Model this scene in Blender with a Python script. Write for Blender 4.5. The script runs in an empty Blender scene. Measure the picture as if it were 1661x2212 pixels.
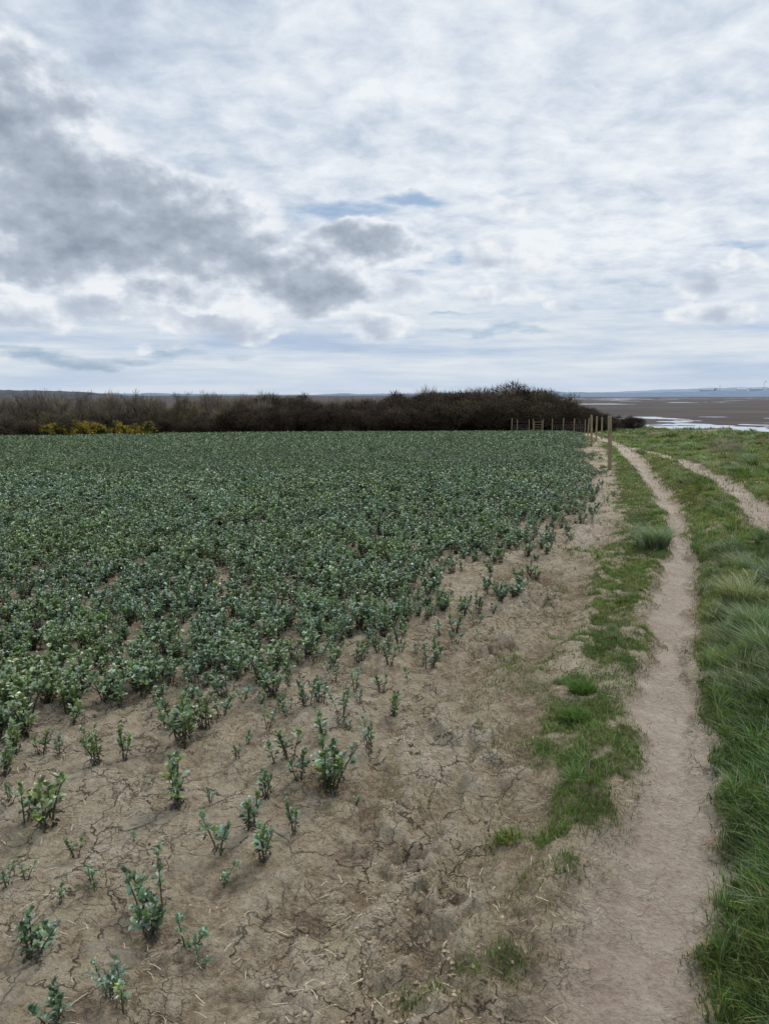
import bpy, bmesh, math, random
import numpy as np
from mathutils import Vector, Matrix, Euler

scene = bpy.context.scene
scene.view_settings.view_transform = 'Standard'
scene.view_settings.look = 'None'
scene.view_settings.exposure = 0
COL = scene.collection
R = math.radians

# ------------------------------------------------------------------ noise
def _hash(ix, iy, s):
    n = (ix.astype(np.int64) * 374761393 + iy.astype(np.int64) * 668265263 + s * 1274126177) & 0xFFFFFFFF
    n = ((n ^ (n >> 13)) * 1274126177) & 0xFFFFFFFF
    n = (n ^ (n >> 16)) & 0xFFFFFFFF
    return n / 4294967295.0

def vnoise(x, y, s=0):
    x = np.asarray(x, float); y = np.asarray(y, float)
    ix = np.floor(x); iy = np.floor(y)
    fx = x - ix; fy = y - iy
    fx = fx * fx * (3 - 2 * fx); fy = fy * fy * (3 - 2 * fy)
    a = _hash(ix, iy, s); b = _hash(ix + 1, iy, s); c = _hash(ix, iy + 1, s); d = _hash(ix + 1, iy + 1, s)
    return (a * (1 - fx) + b * fx) * (1 - fy) + (c * (1 - fx) + d * fx) * fy

def fbm(x, y, s=0, o=4):
    t = 0; a = 0.5; n = 0
    x = np.asarray(x, float); y = np.asarray(y, float)
    for i in range(o):
        t = t + a * vnoise(x + 17.3 * i, y - 9.1 * i, s + i); n += a
        a *= 0.5; x = x * 2.03; y = y * 2.03
    return t / n

def sst(a, b, v):
    t = np.clip((np.asarray(v, float) - a) / (b - a), 0, 1)
    return t * t * (3 - 2 * t)

# ------------------------------------------------------------------ layout (metres)
PY = [0.5, 1.87, 2.16, 2.26, 2.5, 2.64, 3.15, 4.2, 5.0, 6.17, 7.15, 8.0, 10.43, 13.45, 17.7, 25, 34.4, 48, 66, 110]
PL = [.15, .47, .57, .65, .76, .83, 1.04, 1.44, 1.74, 2.17, 2.54, 3.0, 3.856, 4.66, 5.786, 7.65, 10.1, 13.3, 17, 30]
PR = [.55, .84, .95, 1.09, 1.20, 1.22, 1.43, 1.80, 2.08, 2.54, 2.93, 3.24, 4.10, 5.00, 6.17, 8.25, 10.7, 13.9, 17.7, 31]
P2Y = [4.5, 6.17, 8.0, 10.43, 13.45, 17.7, 25, 34.4, 48]
P2L = [.6, 1.22, 1.9, 2.66, 3.53, 4.83, 6.7, 9.0, 13.2]
P2R = [1.1, 1.75, 2.4, 3.38, 4.18, 5.36, 7.35, 9.7, 13.8]
P3Y = [2, 7, 9.36, 11.27, 13.45, 16.6, 19, 26.5, 34]
P3X = [3.2, 4.1, 4.72, 5.36, 6.04, 6.9, 7.4, 9.1, 10.5]
GY = [1.5, 1.9, 2.06, 2.3, 2.5, 2.79, 3.15, 3.6, 4.2, 5, 6.17, 8, 10.43, 13.45, 17.7, 25, 34, 48]
GL = [.0, .05, .20, .42, .53, .60, .70, .74, .96, 1.30, 1.68, 2.22, 3.22, 4.08, 5.30, 7.25, 9.6, 13.5]
GR = [.1, .22, .44, .60, .75, .90, 1.06, 1.24, 1.50, 1.79, 2.22, 3.07, 3.92, 4.71, 5.84, 7.68, 10.12, 13.6]
CY = [1.5, 1.9, 2.06, 2.26, 2.5, 2.79, 3.15, 3.6, 4.2, 5.0, 6.17, 8.0, 11.27, 14.1, 19, 34, 65, 80]
CX = [-1., -.9, -.73, -.6, -.5, -.34, -.17, -.07, .22, .64, 1.16, 1.80, 3.02, 3.95, 5.15, 8.9, 16.6, 19]
FY = [1.5, 1.9, 2.26, 2.8, 3.6, 4.2, 5, 6.17, 8, 11, 16]
FX = [-.02, .03, .10, .20, .32, .45, .70, 1.20, 1.85, 3.0, 4.4]

def far_edge(x):
    return np.interp(x, [-60, -24, -17, -9.4, 12, 40], [37, 46, 56, 66, 72, 76])

def path_mask(x, y):
    w = (fbm(x * 3, y * 3, 5, 4) - .5) * .26 + (fbm(x * 11, y * 11, 6, 3) - .5) * .14
    L = np.interp(y, PY, PL); Rr = np.interp(y, PY, PR)
    sl = np.interp(y, [2, 3.2, 5], [.16, .10, .06])
    m1 = sst(-sl, sl, x - L + w) * sst(-.05, .07, Rr - x + w)
    c3 = np.interp(y, P3Y, P3X)
    m3 = sst(-.05, .10, .25 - np.abs(x - c3) + w) * sst(5, 7, y) * (1 - sst(30, 36, y))
    m1 = m1 * (1 - sst(70, 90, y))
    return np.maximum(m1, m3)

def path2_mask(x, y):
    w = (fbm(x * 2.2, y * 2.2, 15, 3) - .5) * .35
    L = np.interp(y, P2Y, P2L); Rr = np.interp(y, P2Y, P2R)
    return sst(-.08, .15, np.minimum(x - L, Rr - x) + w) * sst(6.5, 9, y) * (1 - sst(50, 60, y))

def grass_density(x, y):
    n = fbm(x * 2.5, y * 2.5, 21, 4)
    nf = fbm(x * 8, y * 8, 25, 3)
    nm = fbm(x * 3.8, y * 2.4, 27, 3)
    w = (n - .5) * .50 + (nf - .5) * .50
    L = np.interp(y, GY, GL); Rr = np.interp(y, GY, GR)
    g1 = sst(-.14, .13, np.minimum(x - L, Rr - x) + w * .6)
    g1 = g1 * (.14 + .86 * sst(2.0, 2.8, y)) * (.40 + .60 * sst(.33, .52, nf)) * (.60 + .40 * sst(.34, .50, nm))
    R1 = np.interp(y, PY, PR)
    g2 = sst(-.03, .09, x - R1 + w * .30) * (.6 + .4 * sst(.30, .45, nf)) * np.where(y > 7.5, .55 + .45 * sst(.36, .52, nm), 1.)
    g3 = sst(.44, .64, n) * .45 * sst(-1.0, -.1, x - L) * (x < L) * (y > 2.8) * (x > np.interp(y, CY, CX) + .12)
    g4 = np.where(y > far_edge(x) + .5, 1.0, 0.0)
    g5 = np.where((x < R1) & (y > 6), sst(.1, .4, x - np.interp(y, CY, CX)) * (y > 9) * (1 - path2_mask(x, y)) * .6, 0)
    spots = 0
    for sx, sy, sr in [(.49, 2.82, .11), (1.12, 4.2, .10), (1.45, 6.0, .16), (1.2, 5.4, .1), (.9, 3.25, .12), (.1, 2.0, .09), (.37, 2.1, .10), (.52, 2.5, .08), (2.1, 8.3, .25), (.25, 2.05, .08), (.66, 2.55, .09)]:
        spots = np.maximum(spots, np.exp(-((x - sx) ** 2 + (y - sy) ** 2) / sr ** 2) * .75 * sst(.3, .55, nf))
    g = np.maximum.reduce([g1, g2, g3 * 1.0, g4, g5 * 1.0, spots + 0 * g1])
    return np.clip(g * (1 - .95 * path_mask(x, y)), 0, 1)

def cliff_x(y):
    return np.interp(y, [-100, 0, 48, 150, 9000], [10, 14, 24, 45, 45])

def furrow_f(x, y, w=.24):
    return np.exp(-((x - np.interp(y, FY, FX) - (fbm(y * 1.2, y * 0 + 2, 33, 3) - .5) * .25) / w) ** 2) * (1 - sst(10, 18, y)) * sst(.30, .50, fbm(x * .8, y * .9, 34, 2) + .12)

def relief_z(x, y):
    pm = path_mask(x, y)
    soil = (1 - pm * .85); nearf = 1 - sst(14, 34, y)
    f = furrow_f(x, y); f2 = furrow_f(x - .34, y, .09); f3 = furrow_f(x + .36, y, .08)
    n5 = fbm(x * 3.2, y * 2.6, 31, 4)
    n9 = np.abs(fbm(x * 6, y * 6, 36, 5) - .5) * 2
    nc = fbm(x * 16, y * 16, 46, 4)
    lump = sst(.46, .62, nc) * (.25 + .75 * sst(.38, .54, fbm(x * 1.8, y * 1.4, 47, 3)))
    u = x - np.interp(y, PY, PL)
    rut = fbm(u * 7, y * .8, 38, 3)
    z = (n5 - .5) * (.065 + .07 * f) * soil
    z = z + n9 * (.028 + .060 * f) * soil
    z = z + lump * (.020 + .036 * f) * soil
    z = z + (rut - .5) * (.065 + .06 * f) * sst(-2.2, -.6, u) * soil
    z = z - .065 * f - .040 * f2 - .025 * f3
    return z * nearf

def terrain(x, y):
    x = np.asarray(x, float); y = np.asarray(y, float)
    ye = np.minimum(y, 130.)
    z = -0.035 * 3 * np.log1p(np.exp(np.clip((ye - 18) / 3, -30, 60)))
    z = z + (fbm(x * .35, y * .35, 2, 2) - .5) * .08 * (y < 200)
    pm = path_mask(x, y)
    R1 = np.interp(y, PY, PR)
    nearf = 1 - sst(14, 34, y)
    z = z + relief_z(x, y)
    z = z - .045 * pm * nearf
    z = z + .05 * np.exp(-((x - np.interp(y, GY, GR) + .12) / .2) ** 2) * nearf
    right = sst(.0, .45, x - R1)
    z = z + right * nearf * (.05 + .16 * fbm(x * 1.4, y * 1.4, 41, 2))
    lum = sst(12, 24, y) * sst(1.5, 5, x - R1) * (1 - sst(120, 160, y))
    z = z + lum * ((fbm(x * .35, y * .35, 51, 4) - .35) * 1.2 + (fbm(x * 1.3, y * 1.0, 55, 3) - .5) * .35)
    c = sst(0, 14, x - cliff_x(y) + (fbm(x * .15, y * .15, 61, 3) - .5) * 5)
    z = z * (1 - c) + (-9.7) * c
    return z

def tz(x, y):
    return float(terrain(np.array([x]), np.array([y]))[0])

# ------------------------------------------------------------------ node helpers
class NB:
    def __init__(s, nt):
        s.nt = nt; s.N = nt.nodes; s.L = nt.links
    def put(s, sock, v):
        if isinstance(v, bpy.types.NodeSocket): s.L.new(v, sock)
        elif v is not None: sock.default_value = v
    def m(s, op, a, b=None, c=None):
        n = s.N.new('ShaderNodeMath'); n.operation = op
        s.put(n.inputs[0], a); s.put(n.inputs[1], b)
        if c is not None: s.put(n.inputs[2], c)
        return n.outputs[0]
    def vm(s, op, a, b=None):
        n = s.N.new('ShaderNodeVectorMath'); n.operation = op
        s.put(n.inputs[0], a)
        if b is not None:
            if op == 'SCALE': s.put(n.inputs[3], b)
            else: s.put(n.inputs[1], b)
        return n.outputs[0]
    def mr(s, v, a, b, c=0., d=1., smooth=True):
        n = s.N.new('ShaderNodeMapRange')
        if smooth: n.interpolation_type = 'SMOOTHSTEP'
        s.put(n.inputs[0], v); n.inputs[1].default_value = a; n.inputs[2].default_value = b
        n.inputs[3].default_value = c; n.inputs[4].default_value = d
        return n.outputs[0]
    def noise(s, vec, scale, detail=4., rough=.55, dist=0., col=False):
        n = s.N.new('ShaderNodeTexNoise'); s.put(n.inputs['Vector'], vec)
        n.inputs['Scale'].default_value = scale; n.inputs['Detail'].default_value = detail
        n.inputs['Roughness'].default_value = rough; n.inputs['Distortion'].default_value = dist
        return n.outputs['Color'] if col else n.outputs['Fac']
    def mix(s, f, a, b, bt='MIX'):
        n = s.N.new('ShaderNodeMix'); n.data_type = 'RGBA'; n.blend_type = bt
        s.put(n.inputs[0], f)
        for k, v in ((6, a), (7, b)):
            if isinstance(v, tuple): v = (*v[:3], 1.)
            s.put(n.inputs[k], v)
        return n.outputs[2]
    def ramp(s, f, stops):
        n = s.N.new('ShaderNodeValToRGB'); e = n.color_ramp.elements
        while len(e) < len(stops): e.new(.5)
        for i, (p, c) in enumerate(stops):
            e[i].position = p; e[i].color = (*c, 1.)
        s.put(n.inputs[0], f); return n.outputs[0]
    def comb(s, x, y, z):
        n = s.N.new('ShaderNodeCombineXYZ'); s.put(n.inputs[0], x); s.put(n.inputs[1], y); s.put(n.inputs[2], z)
        return n.outputs[0]
    def sep(s, v):
        n = s.N.new('ShaderNodeSeparateXYZ'); s.put(n.inputs[0], v); return n.outputs
    def attr(s, name, typ='GEOMETRY', out='Color'):
        n = s.N.new('ShaderNodeAttribute'); n.attribute_name = name; n.attribute_type = typ
        return n.outputs[out]
    def voro(s, vec, scale, feature='DISTANCE_TO_EDGE'):
        n = s.N.new('ShaderNodeTexVoronoi'); n.feature = feature; s.put(n.inputs['Vector'], vec)
        n.inputs['Scale'].default_value = scale; return n.outputs['Distance']
    def bump(s, h, strength, dist, normal=None):
        n = s.N.new('ShaderNodeBump'); n.inputs['Strength'].default_value = strength
        n.inputs['Distance'].default_value = dist; s.put(n.inputs['Height'], h)
        if normal is not None: s.put(n.inputs['Normal'], normal)
        return n.outputs[0]

def new_mat(name):
    m = bpy.data.materials.new(name); m.use_nodes = True
    b = m.node_tree.nodes['Principled BSDF']
    return m, NB(m.node_tree), b

# ------------------------------------------------------------------ world / sky
world = bpy.data.worlds.new("World"); scene.world = world; world.use_nodes = True
try: world.cycles.sampling_method = 'NONE'
except Exception as ex: print(ex)
wt = world.node_tree
for n in list(wt.nodes): wt.nodes.remove(n)
W = NB(wt)
tc = wt.nodes.new('ShaderNodeTexCoord')
gx, gy, gz = W.sep(tc.outputs['Generated'])
DEG = 57.29578
az = W.m('MULTIPLY', W.m('ARCTAN2', gx, gy), DEG)
rr = W.m('SQRT', W.m('ADD', W.m('MULTIPLY', gx, gx), W.m('MULTIPLY', gy, gy)))
el = W.m('MULTIPLY', W.m('ARCTAN2', gz, rr), DEG)
pv = W.comb(W.m('MULTIPLY', az, .1), W.m('MULTIPLY', el, .15), 0.)
pv_up = W.comb(W.m('MULTIPLY', W.m('ADD', az, .35), .1), W.m('MULTIPLY', W.m('ADD', el, .85), .15), 0.)
wn = wt.nodes.new('ShaderNodeTexNoise'); W.put(wn.inputs['Vector'], pv); wn.inputs['Scale'].default_value = 1.4
wn.inputs['Detail'].default_value = 6.; wn.inputs['Roughness'].default_value = .55
nC = W.sep(wn.outputs['Color'])
nF = W.noise(pv, 2.1, 6., .54)
nFu = W.noise(pv_up, 2.1, 5., .52)
nS = W.noise(W.comb(W.m('MULTIPLY', az, .06), W.m('MULTIPLY', el, .28), 1.), 2.4, 5., .6)
azw = W.m('ADD', az, W.m('MULTIPLY', W.m('SUBTRACT', nC[0], .5), 9.))
elw = W.m('ADD', el, W.m('MULTIPLY', W.m('SUBTRACT', nC[1], .5), 5.))
elh = W.m('ADD', el, W.m('MULTIPLY', W.m('SUBTRACT', nC[1], .5), 3.8))

def blobs(lst, a_s, e_s):
    out = None
    for (a, e, ra, re, k) in lst:
        u = W.m('MULTIPLY', W.m('SUBTRACT', a_s, a), 1 / ra)
        v = W.m('MULTIPLY', W.m('SUBTRACT', e_s, e), 1 / re)
        d = W.m('SUBTRACT', k, W.m('MULTIPLY_ADD', u, u, W.m('MULTIPLY', v, v)))
        out = d if out is None else W.m('MAXIMUM', out, d)
    return out

heavy = blobs([(-19, 11.6, 11, 4.2, 1.3), (-27, 16.0, 9.0, 5.4, 1.15), (-14, 10.4, 7.5, 3.6, 1.1), (-24, 9.2, 9, 2.2, 1.0),
               (-5.5, 7.8, 5.4, 3.0, 1.05), (-1.5, 10.3, 6.0, 1.5, .9), (-9.5, 8.6, 6, 2.6, 1.0), (-14, 6.6, 7, 1.4, .7)], azw, elw)
lightb = blobs([(9.4, 9.7, 4.2, 1.6, .95), (10, 13.1, 2.6, 1.0, .7), (8.2, 7.0, 3.8, 1.0, .8), (12.7, 6.2, 2.0, .7, .8),
                (20.8, 7.0, 2.8, 1.3, .95), (22.8, 5.1, 3.6, 1.0, 1.0), (24.4, 8.2, 1.6, 1.0, .8), (-.4, 4.7, 4.0, 1.1, .95),
                (-22, 5.8, 9, 1.5, 1.), (-12.5, 5.2, 7, 1.2, .9), (-9, 4.1, 4, .6, .8), (-14, 3.4, 5, .5, .6), (1.5, 7.4, 3.4, 1.4, .7)], azw, elh)
holes = blobs([(-3.0, 12.6, 5.6, 1.3, 1.0), (1.8, 13.5, 4.2, .8, .75), (8.1, 14.2, 3.6, .6, .65), (5.2, 9.9, 1.9, .8, .7),
               (1.8, 8.6, 3., .5, .5), (24, 9.4, 4.6, .5, .5), (8, 4.3, 11, .5, .7), (-20, 2.7, 12, .8, .7), (4, 5.6, 5, .3, .5)],
              az, elh)
fine = W.m('SUBTRACT', nF, .5)
relief = W.m('SUBTRACT', nF, nFu)
Dh = W.m('MULTIPLY_ADD', fine, 1.2, heavy)
Dl = W.m('MULTIPLY_ADD', fine, 2.8, lightb)
Hh = W.m('MULTIPLY_ADD', W.m('SUBTRACT', nS, .5), 3.6, holes)
zz = W.m('ADD', W.m('MAXIMUM', gz, 0.), .20)
pl = W.comb(W.m('DIVIDE', gx, zz), W.m('DIVIDE', gy, zz), 0.)
s1 = W.noise(pl, 9.0, 5., .60, .2)
s2 = W.noise(W.vm('MULTIPLY', pl, (.8, 1.3, 1.)), 1.7, 3., .5)
sh = W.m('ADD', W.m('MULTIPLY', s1, .60), W.m('MULTIPLY', s2, .46))
da = W.m('SUBTRACT', az, 12.); de = W.m('SUBTRACT', el, 15.)
glow = W.m('SQRT', W.m('ADD', W.m('MULTIPLY', da, da), W.m('MULTIPLY', de, de)))
glow = W.mr(glow, 4., 40., .10, -.05)
shb = W.m('ADD', sh, glow)
sheet = W.ramp(shb, [(.36, (.43, .51, .63)), (.48, (.56, .64, .75)), (.58, (.69, .755, .84)), (.72, (.86, .90, .94))])
band = W.noise(W.comb(W.m('MULTIPLY', az, .05), W.m('MULTIPLY', el, .50), 3.), 1.5, 5., .60)
lowcol = W.ramp(band, [(.34, (.44, .55, .72)), (.46, (.57, .66, .78)), (.58, (.71, .77, .83)), (.7, (.81, .84, .87))])
lowf = W.mr(el, 3., 10., .92, 0.)
col = W.mix(lowf, sheet, lowcol)
haze = W.mr(el, 0., 3.5, .55, 0.)
col = W.mix(haze, col, (.60, .68, .79))
sky = wt.nodes.new('ShaderNodeTexSky'); sky.sky_type = 'NISHITA'; sky.sun_disc = False
sky.sun_elevation = R(42); sky.sun_rotation = R(30)
blue = W.mix(.7, W.vm('SCALE', sky.outputs[0], .08), (.25, .41, .65))
col = W.mix(W.mr(Hh, .0, 1.15, 0., .9), col, blue)
lshade = W.m('SUBTRACT', W.m('MULTIPLY', Dl, .42), W.m('MULTIPLY', relief, 2.8))
lc = W.ramp(lshade, [(0., (.88, .905, .935)), (.24, (.69, .745, .815)), (.55, (.51, .57, .67)), (.95, (.41, .47, .57))])
col = W.mix(W.mr(Dl, -.05, .70, 0., .9), col, lc)
hshade = W.m('ADD', W.m('SUBTRACT', W.m('MULTIPLY', Dh, .44), W.m('MULTIPLY', relief, 1.9)), W.m('MULTIPLY', W.m('SUBTRACT', nC[2], .52), .6))
hc = W.ramp(hshade, [(0., (.86, .89, .93)), (.13, (.68, .735, .81)), (.34, (.46, .52, .61)), (.76, (.27, .32, .40))])
col = W.mix(W.mr(Dh, -.16, .34), col, hc)
up = W.mr(el, 26., 55., 1., 1.8)  # sky brightened above the frame to lift the ground light
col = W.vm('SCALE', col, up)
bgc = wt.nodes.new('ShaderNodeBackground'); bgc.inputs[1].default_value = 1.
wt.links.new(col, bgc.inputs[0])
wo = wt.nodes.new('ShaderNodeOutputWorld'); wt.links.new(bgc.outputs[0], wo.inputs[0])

sun = bpy.data.lights.new("sun", 'SUN'); sun.energy = 1.5; sun.angle = R(10); sun.color = (1., .94, .84)
so = bpy.data.objects.new("sun", sun); COL.objects.link(so)
sd = Vector((math.sin(R(30)) * math.cos(R(42)), math.cos(R(30)) * math.cos(R(42)), math.sin(R(42))))
so.rotation_euler = sd.to_track_quat('Z', 'Y').to_euler()

# ------------------------------------------------------------------ materials
def ground_material():
    m, B, b = new_mat("ground_soil")
    geo = B.N.new('ShaderNodeNewGeometry'); pos = geo.outputs['Position']
    g = B.attr('grass', out='Fac'); p = B.attr('path', out='Fac'); ms = B.attr('marsh', out='Fac'); cr = B.attr('relief_tone', out='Fac')
    n_l = B.noise(pos, .9, 3., .6); n_m = B.noise(pos, 8., 5., .68); n_f = B.noise(pos, 42., 5., .68)
    t = B.m('ADD', B.m('MULTIPLY', n_l, .34), B.m('ADD', B.m('MULTIPLY', n_m, .42), B.m('MULTIPLY', n_f, .46)))
    t = B.m('ADD', B.m('SUBTRACT', t, .025), cr)
    soil = B.ramp(t, [(.36, (.20, .145, .092)), (.46, (.38, .285, .185)), (.55, (.56, .445, .30)), (.67, (.69, .575, .42))])
    moss = B.m('MULTIPLY', B.mr(B.noise(pos, 3.1, 3., .7), .56, .72), .30)
    soil = B.mix(moss, soil, (.43, .40, .18))
    pcol = B.ramp(t, [(.36, (.30, .22, .165)), (.48, (.46, .355, .27)), (.60, (.57, .465, .36)), (.7, (.64, .53, .42))])
    base = B.mix(p, soil, pcol)
    warp = B.vm('ADD', pos, B.vm('SCALE', B.noise(pos, 5., 4., .65, col=True), .24))
    v1 = B.voro(warp, 5.0); v2 = B.voro(warp, 13.)
    cm1 = B.mr(n_l, .40, .52); cm2 = B.mr(B.noise(B.vm('ADD', pos, (5., 9., 0.)), 2.6, 2., .5), .45, .60)
    c1 = B.m('MULTIPLY', B.mr(v1, .0, .026, 1., 0.), cm1)
    c2 = B.m('MULTIPLY', B.m('MULTIPLY', B.mr(v2, .0, .042, 1., 0.), cm2), .7)
    crack = B.m('MULTIPLY', B.m('MAXIMUM', c1, c2), B.m('SUBTRACT', 1., B.m('MULTIPLY', p, .75)))
    crack = B.m('MULTIPLY', crack, B.mr(n_m, .36, .52, .35, 1.))
    base = B.mix(B.m('MULTIPLY', crack, .84), base, (.065, .046, .032))
    fl = B.mr(B.noise(warp, 60., 4., .7), .56, .66)
    flm = B.m('MULTIPLY', fl, B.mr(n_m, .38, .58, .2, .75))
    base = B.mix(B.m('MULTIPLY', flm, B.m('SUBTRACT', 1., B.m('MULTIPLY', p, .4))), base, (.14, .098, .063))
    gcol = B.ramp(B.m('ADD', B.m('MULTIPLY', n_m, .6), B.m('MULTIPLY', n_f, .4)), [(.38, (.07, .095, .03)), (.5, (.145, .16, .055)), (.62, (.29, .25, .13))])
    gf = B.mr(B.m('ADD', g, B.m('MULTIPLY', B.m('SUBTRACT', n_f, .5), 1.6)), .34, .85)
    base = B.mix(gf, base, gcol)
    sx, sy, sz = B.sep(pos)
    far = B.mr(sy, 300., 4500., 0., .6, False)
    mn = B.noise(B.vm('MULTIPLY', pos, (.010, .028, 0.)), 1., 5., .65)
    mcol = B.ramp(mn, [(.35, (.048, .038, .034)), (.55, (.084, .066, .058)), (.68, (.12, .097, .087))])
    mcol = B.mix(far, mcol, (.14, .145, .17))  # distance haze mixed into the marsh colour
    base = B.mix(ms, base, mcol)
    B.L.new(base, b.inputs['Base Color'])
    b.inputs['Roughness'].default_value = .95; b.inputs['Specular IOR Level'].default_value = .10
    h = B.m('ADD', B.m('MULTIPLY', n_f, 1.2), B.m('MULTIPLY', n_m, 1.6))
    h = B.m('SUBTRACT', h, B.m('MULTIPLY', crack, .7))
    hs = B.m('MULTIPLY', h, B.m('SUBTRACT', 1., B.m('MULTIPLY', p, .45)))
    hs = B.m('MULTIPLY', hs, B.m('SUBTRACT', 1., ms))
    B.L.new(B.bump(hs, 1., .070), b.inputs['Normal'])
    return m

def attr_mat(name, rough=.6, spec=.3, transl=0., var=.25, inst=True, tint=None, nscale=.55):
    m, B, b = new_mat(name)
    c = B.attr('col')
    if var:
        oi = B.N.new('ShaderNodeObjectInfo')
        v = B.m('ADD', B.m('MULTIPLY', oi.outputs['Random'], var * 2), 1 - var)
        c = B.mix(1., c, B.comb(v, v, v), 'MULTIPLY')
    if inst:
        geo = B.N.new('ShaderNodeNewGeometry')
        n = B.noise(geo.outputs['Position'], nscale, 3., .6)
        c = B.mix(B.mr(n, .40, .66), c, B.mix(1., c, tint or (1.25, 1.12, .8), 'MULTIPLY'))
    B.L.new(c, b.inputs['Base Color'])
    b.inputs['Roughness'].default_value = rough; b.inputs['Specular IOR Level'].default_value = spec
    if transl:
        out = B.N['Material Output']
        tr = B.N.new('ShaderNodeBsdfTranslucent'); B.L.new(B.mix(1., c, (1.2, 1.5, .7), 'MULTIPLY'), tr.inputs[0])
        mxs = B.N.new('ShaderNodeMixShader'); mxs.inputs[0].default_value = transl
        B.L.new(b.outputs[0], mxs.inputs[1]); B.L.new(tr.outputs[0], mxs.inputs[2]); B.L.new(mxs.outputs[0], out.inputs[0])
    return m

M_ground = ground_material()
M_leaf = attr_mat("bean_leaf", .36, .7, 0, .16, True, (1.15, 1.08, .86), .8)
M_leaff = attr_mat("bean_leaf_canopy", .55, .4, 0, 0, True, (1.15, 1.08, .88), .22)
M_stem = attr_mat("bean_stem", .6, .3, 0, .2, False)
M_grass = attr_mat("grass_blade", .5, .4, .20, .0, True, (1.25, 1.08, .9))
M_twig = attr_mat("bare_twig", .9, .1, 0, .22, False)
M_gorse = attr_mat("gorse_foliage", .7, .2, 0, .1, False)

def simple_mat(name, c1, c2, scale, rough=.85, stretch=(1, 1, 1), bumpd=0.):
    m, B, b = new_mat(name)
    t = B.N.new('ShaderNodeTexCoord')
    v = B.vm('MULTIPLY', t.outputs['Object'], stretch)
    n = B.noise(v, scale, 5., .65)
    B.L.new(B.mix(B.mr(n, .35, .65), c1, c2), b.inputs['Base Color'])
    b.inputs['Roughness'].default_value = rough; b.inputs['Specular IOR Level'].default_value = .2
    if bumpd: B.L.new(B.bump(n, .7, bumpd), b.inputs['Normal'])
    return m
M_wood = simple_mat("weathered_post_wood", (.18, .135, .075), (.34, .27, .165), 9., .85, (6, 6, .6), .006)
M_bark = simple_mat("bark", (.055, .043, .033), (.11, .09, .068), 6., .95, (3, 3, .7), .01)
M_wire = simple_mat("galvanised_wire", (.20, .20, .20), (.32, .32, .31), 5., .5)
M_straw = attr_mat("dry_straw", .8, .2, 0, .1, False)
M_hill = simple_mat("haze_tinted_hill", (.165, .215, .285), (.195, .245, .315), .02, 1., (1, 1, 3))  # blue is aerial haze painted into the hill colour
M_hilld = simple_mat("wooded_hill", (.06, .065, .072), (.09, .098, .105), .05, 1., (1, 1, 3))
M_ind = simple_mat("hazy_industrial_cladding", (.50, .58, .68), (.55, .63, .72), .02, .9)  # distance haze put into the cladding colour
M_indp = simple_mat("hazy_pale_cladding", (.62, .69, .77), (.68, .74, .80), .02, .8)  # paler sheds, distance haze included in the colour
M_smoke = simple_mat("steam", (.80, .82, .84), (.88, .89, .90), .02, 1.)

# ------------------------------------------------------------------ mesh helpers
def mk_mesh(name, V, F, mats, midx=None, col=None, smooth=False):
    me = bpy.data.meshes.new(name)
    me.from_pydata([tuple(v) for v in V], [], [tuple(f) for f in F])
    for m in mats: me.materials.append(m)
    if midx is not None: me.polygons.foreach_set('material_index', np.array(midx, dtype=np.int32))
    if col is not None:
        a = me.attributes.new('col', 'FLOAT_COLOR', 'FACE')
        c = np.ones((len(F), 4), dtype=np.float32); c[:, :3] = np.array(col, dtype=np.float32)
        a.data.foreach_set('color', c.ravel())
    if smooth: me.shade_smooth()
    me.update(); return me

def np_mesh(name, V, T, mat, C=None):
    me = bpy.data.meshes.new(name); k = T.shape[1]
    me.vertices.add(len(V)); me.vertices.foreach_set('co', V.astype(np.float32).ravel())
    me.loops.add(T.size); me.loops.foreach_set('vertex_index', T.astype(np.int32).ravel())
    me.polygons.add(len(T)); me.polygons.foreach_set('loop_start', (np.arange(len(T)) * k).astype(np.int32))
    me.update(calc_edges=True)
    if C is not None:
        a = me.attributes.new('col', 'FLOAT_COLOR', 'FACE')
        c = np.ones((len(T), 4), dtype=np.float32); c[:, :3] = C
        a.data.foreach_set('color', c.ravel())
    me.materials.append(mat)
    return me

def add_obj(name, me, loc=(0, 0, 0), rot=(0, 0, 0), sc=1., parent=None, **props):
    o = bpy.data.objects.new(name, me); COL.objects.link(o)
    o.location = loc; o.rotation_euler = rot
    o.scale = (sc, sc, sc) if not isinstance(sc, tuple) else sc
    if parent is not None: o.parent = parent
    for k, v in props.items(): o[k] = v
    return o

def tube(V, F, pts, rad, sides=5):
    b0 = len(V); n = len(pts)
    for i, p in enumerate(pts):
        p = Vector(p)
        d = (Vector(pts[min(i + 1, n - 1)]) - Vector(pts[max(i - 1, 0)]))
        if d.length < 1e-6: d = Vector((0, 0, 1))
        d.normalize()
        a = d.orthogonal().normalized(); c = d.cross(a)
        for k in range(sides):
            t = 2 * math.pi * k / sides
            V.append(p + (a * math.cos(t) + c * math.sin(t)) * rad[i])
    for i in range(n - 1):
        for k in range(sides):
            k2 = (k + 1) % sides
            F.append((b0 + i * sides + k, b0 + i * sides + k2, b0 + (i + 1) * sides + k2, b0 + (i + 1) * sides + k))
    F.append(tuple(b0 + (n - 1) * sides + k for k in range(sides)))
    F.append(tuple(b0 + k for k in reversed(range(sides))))

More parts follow.
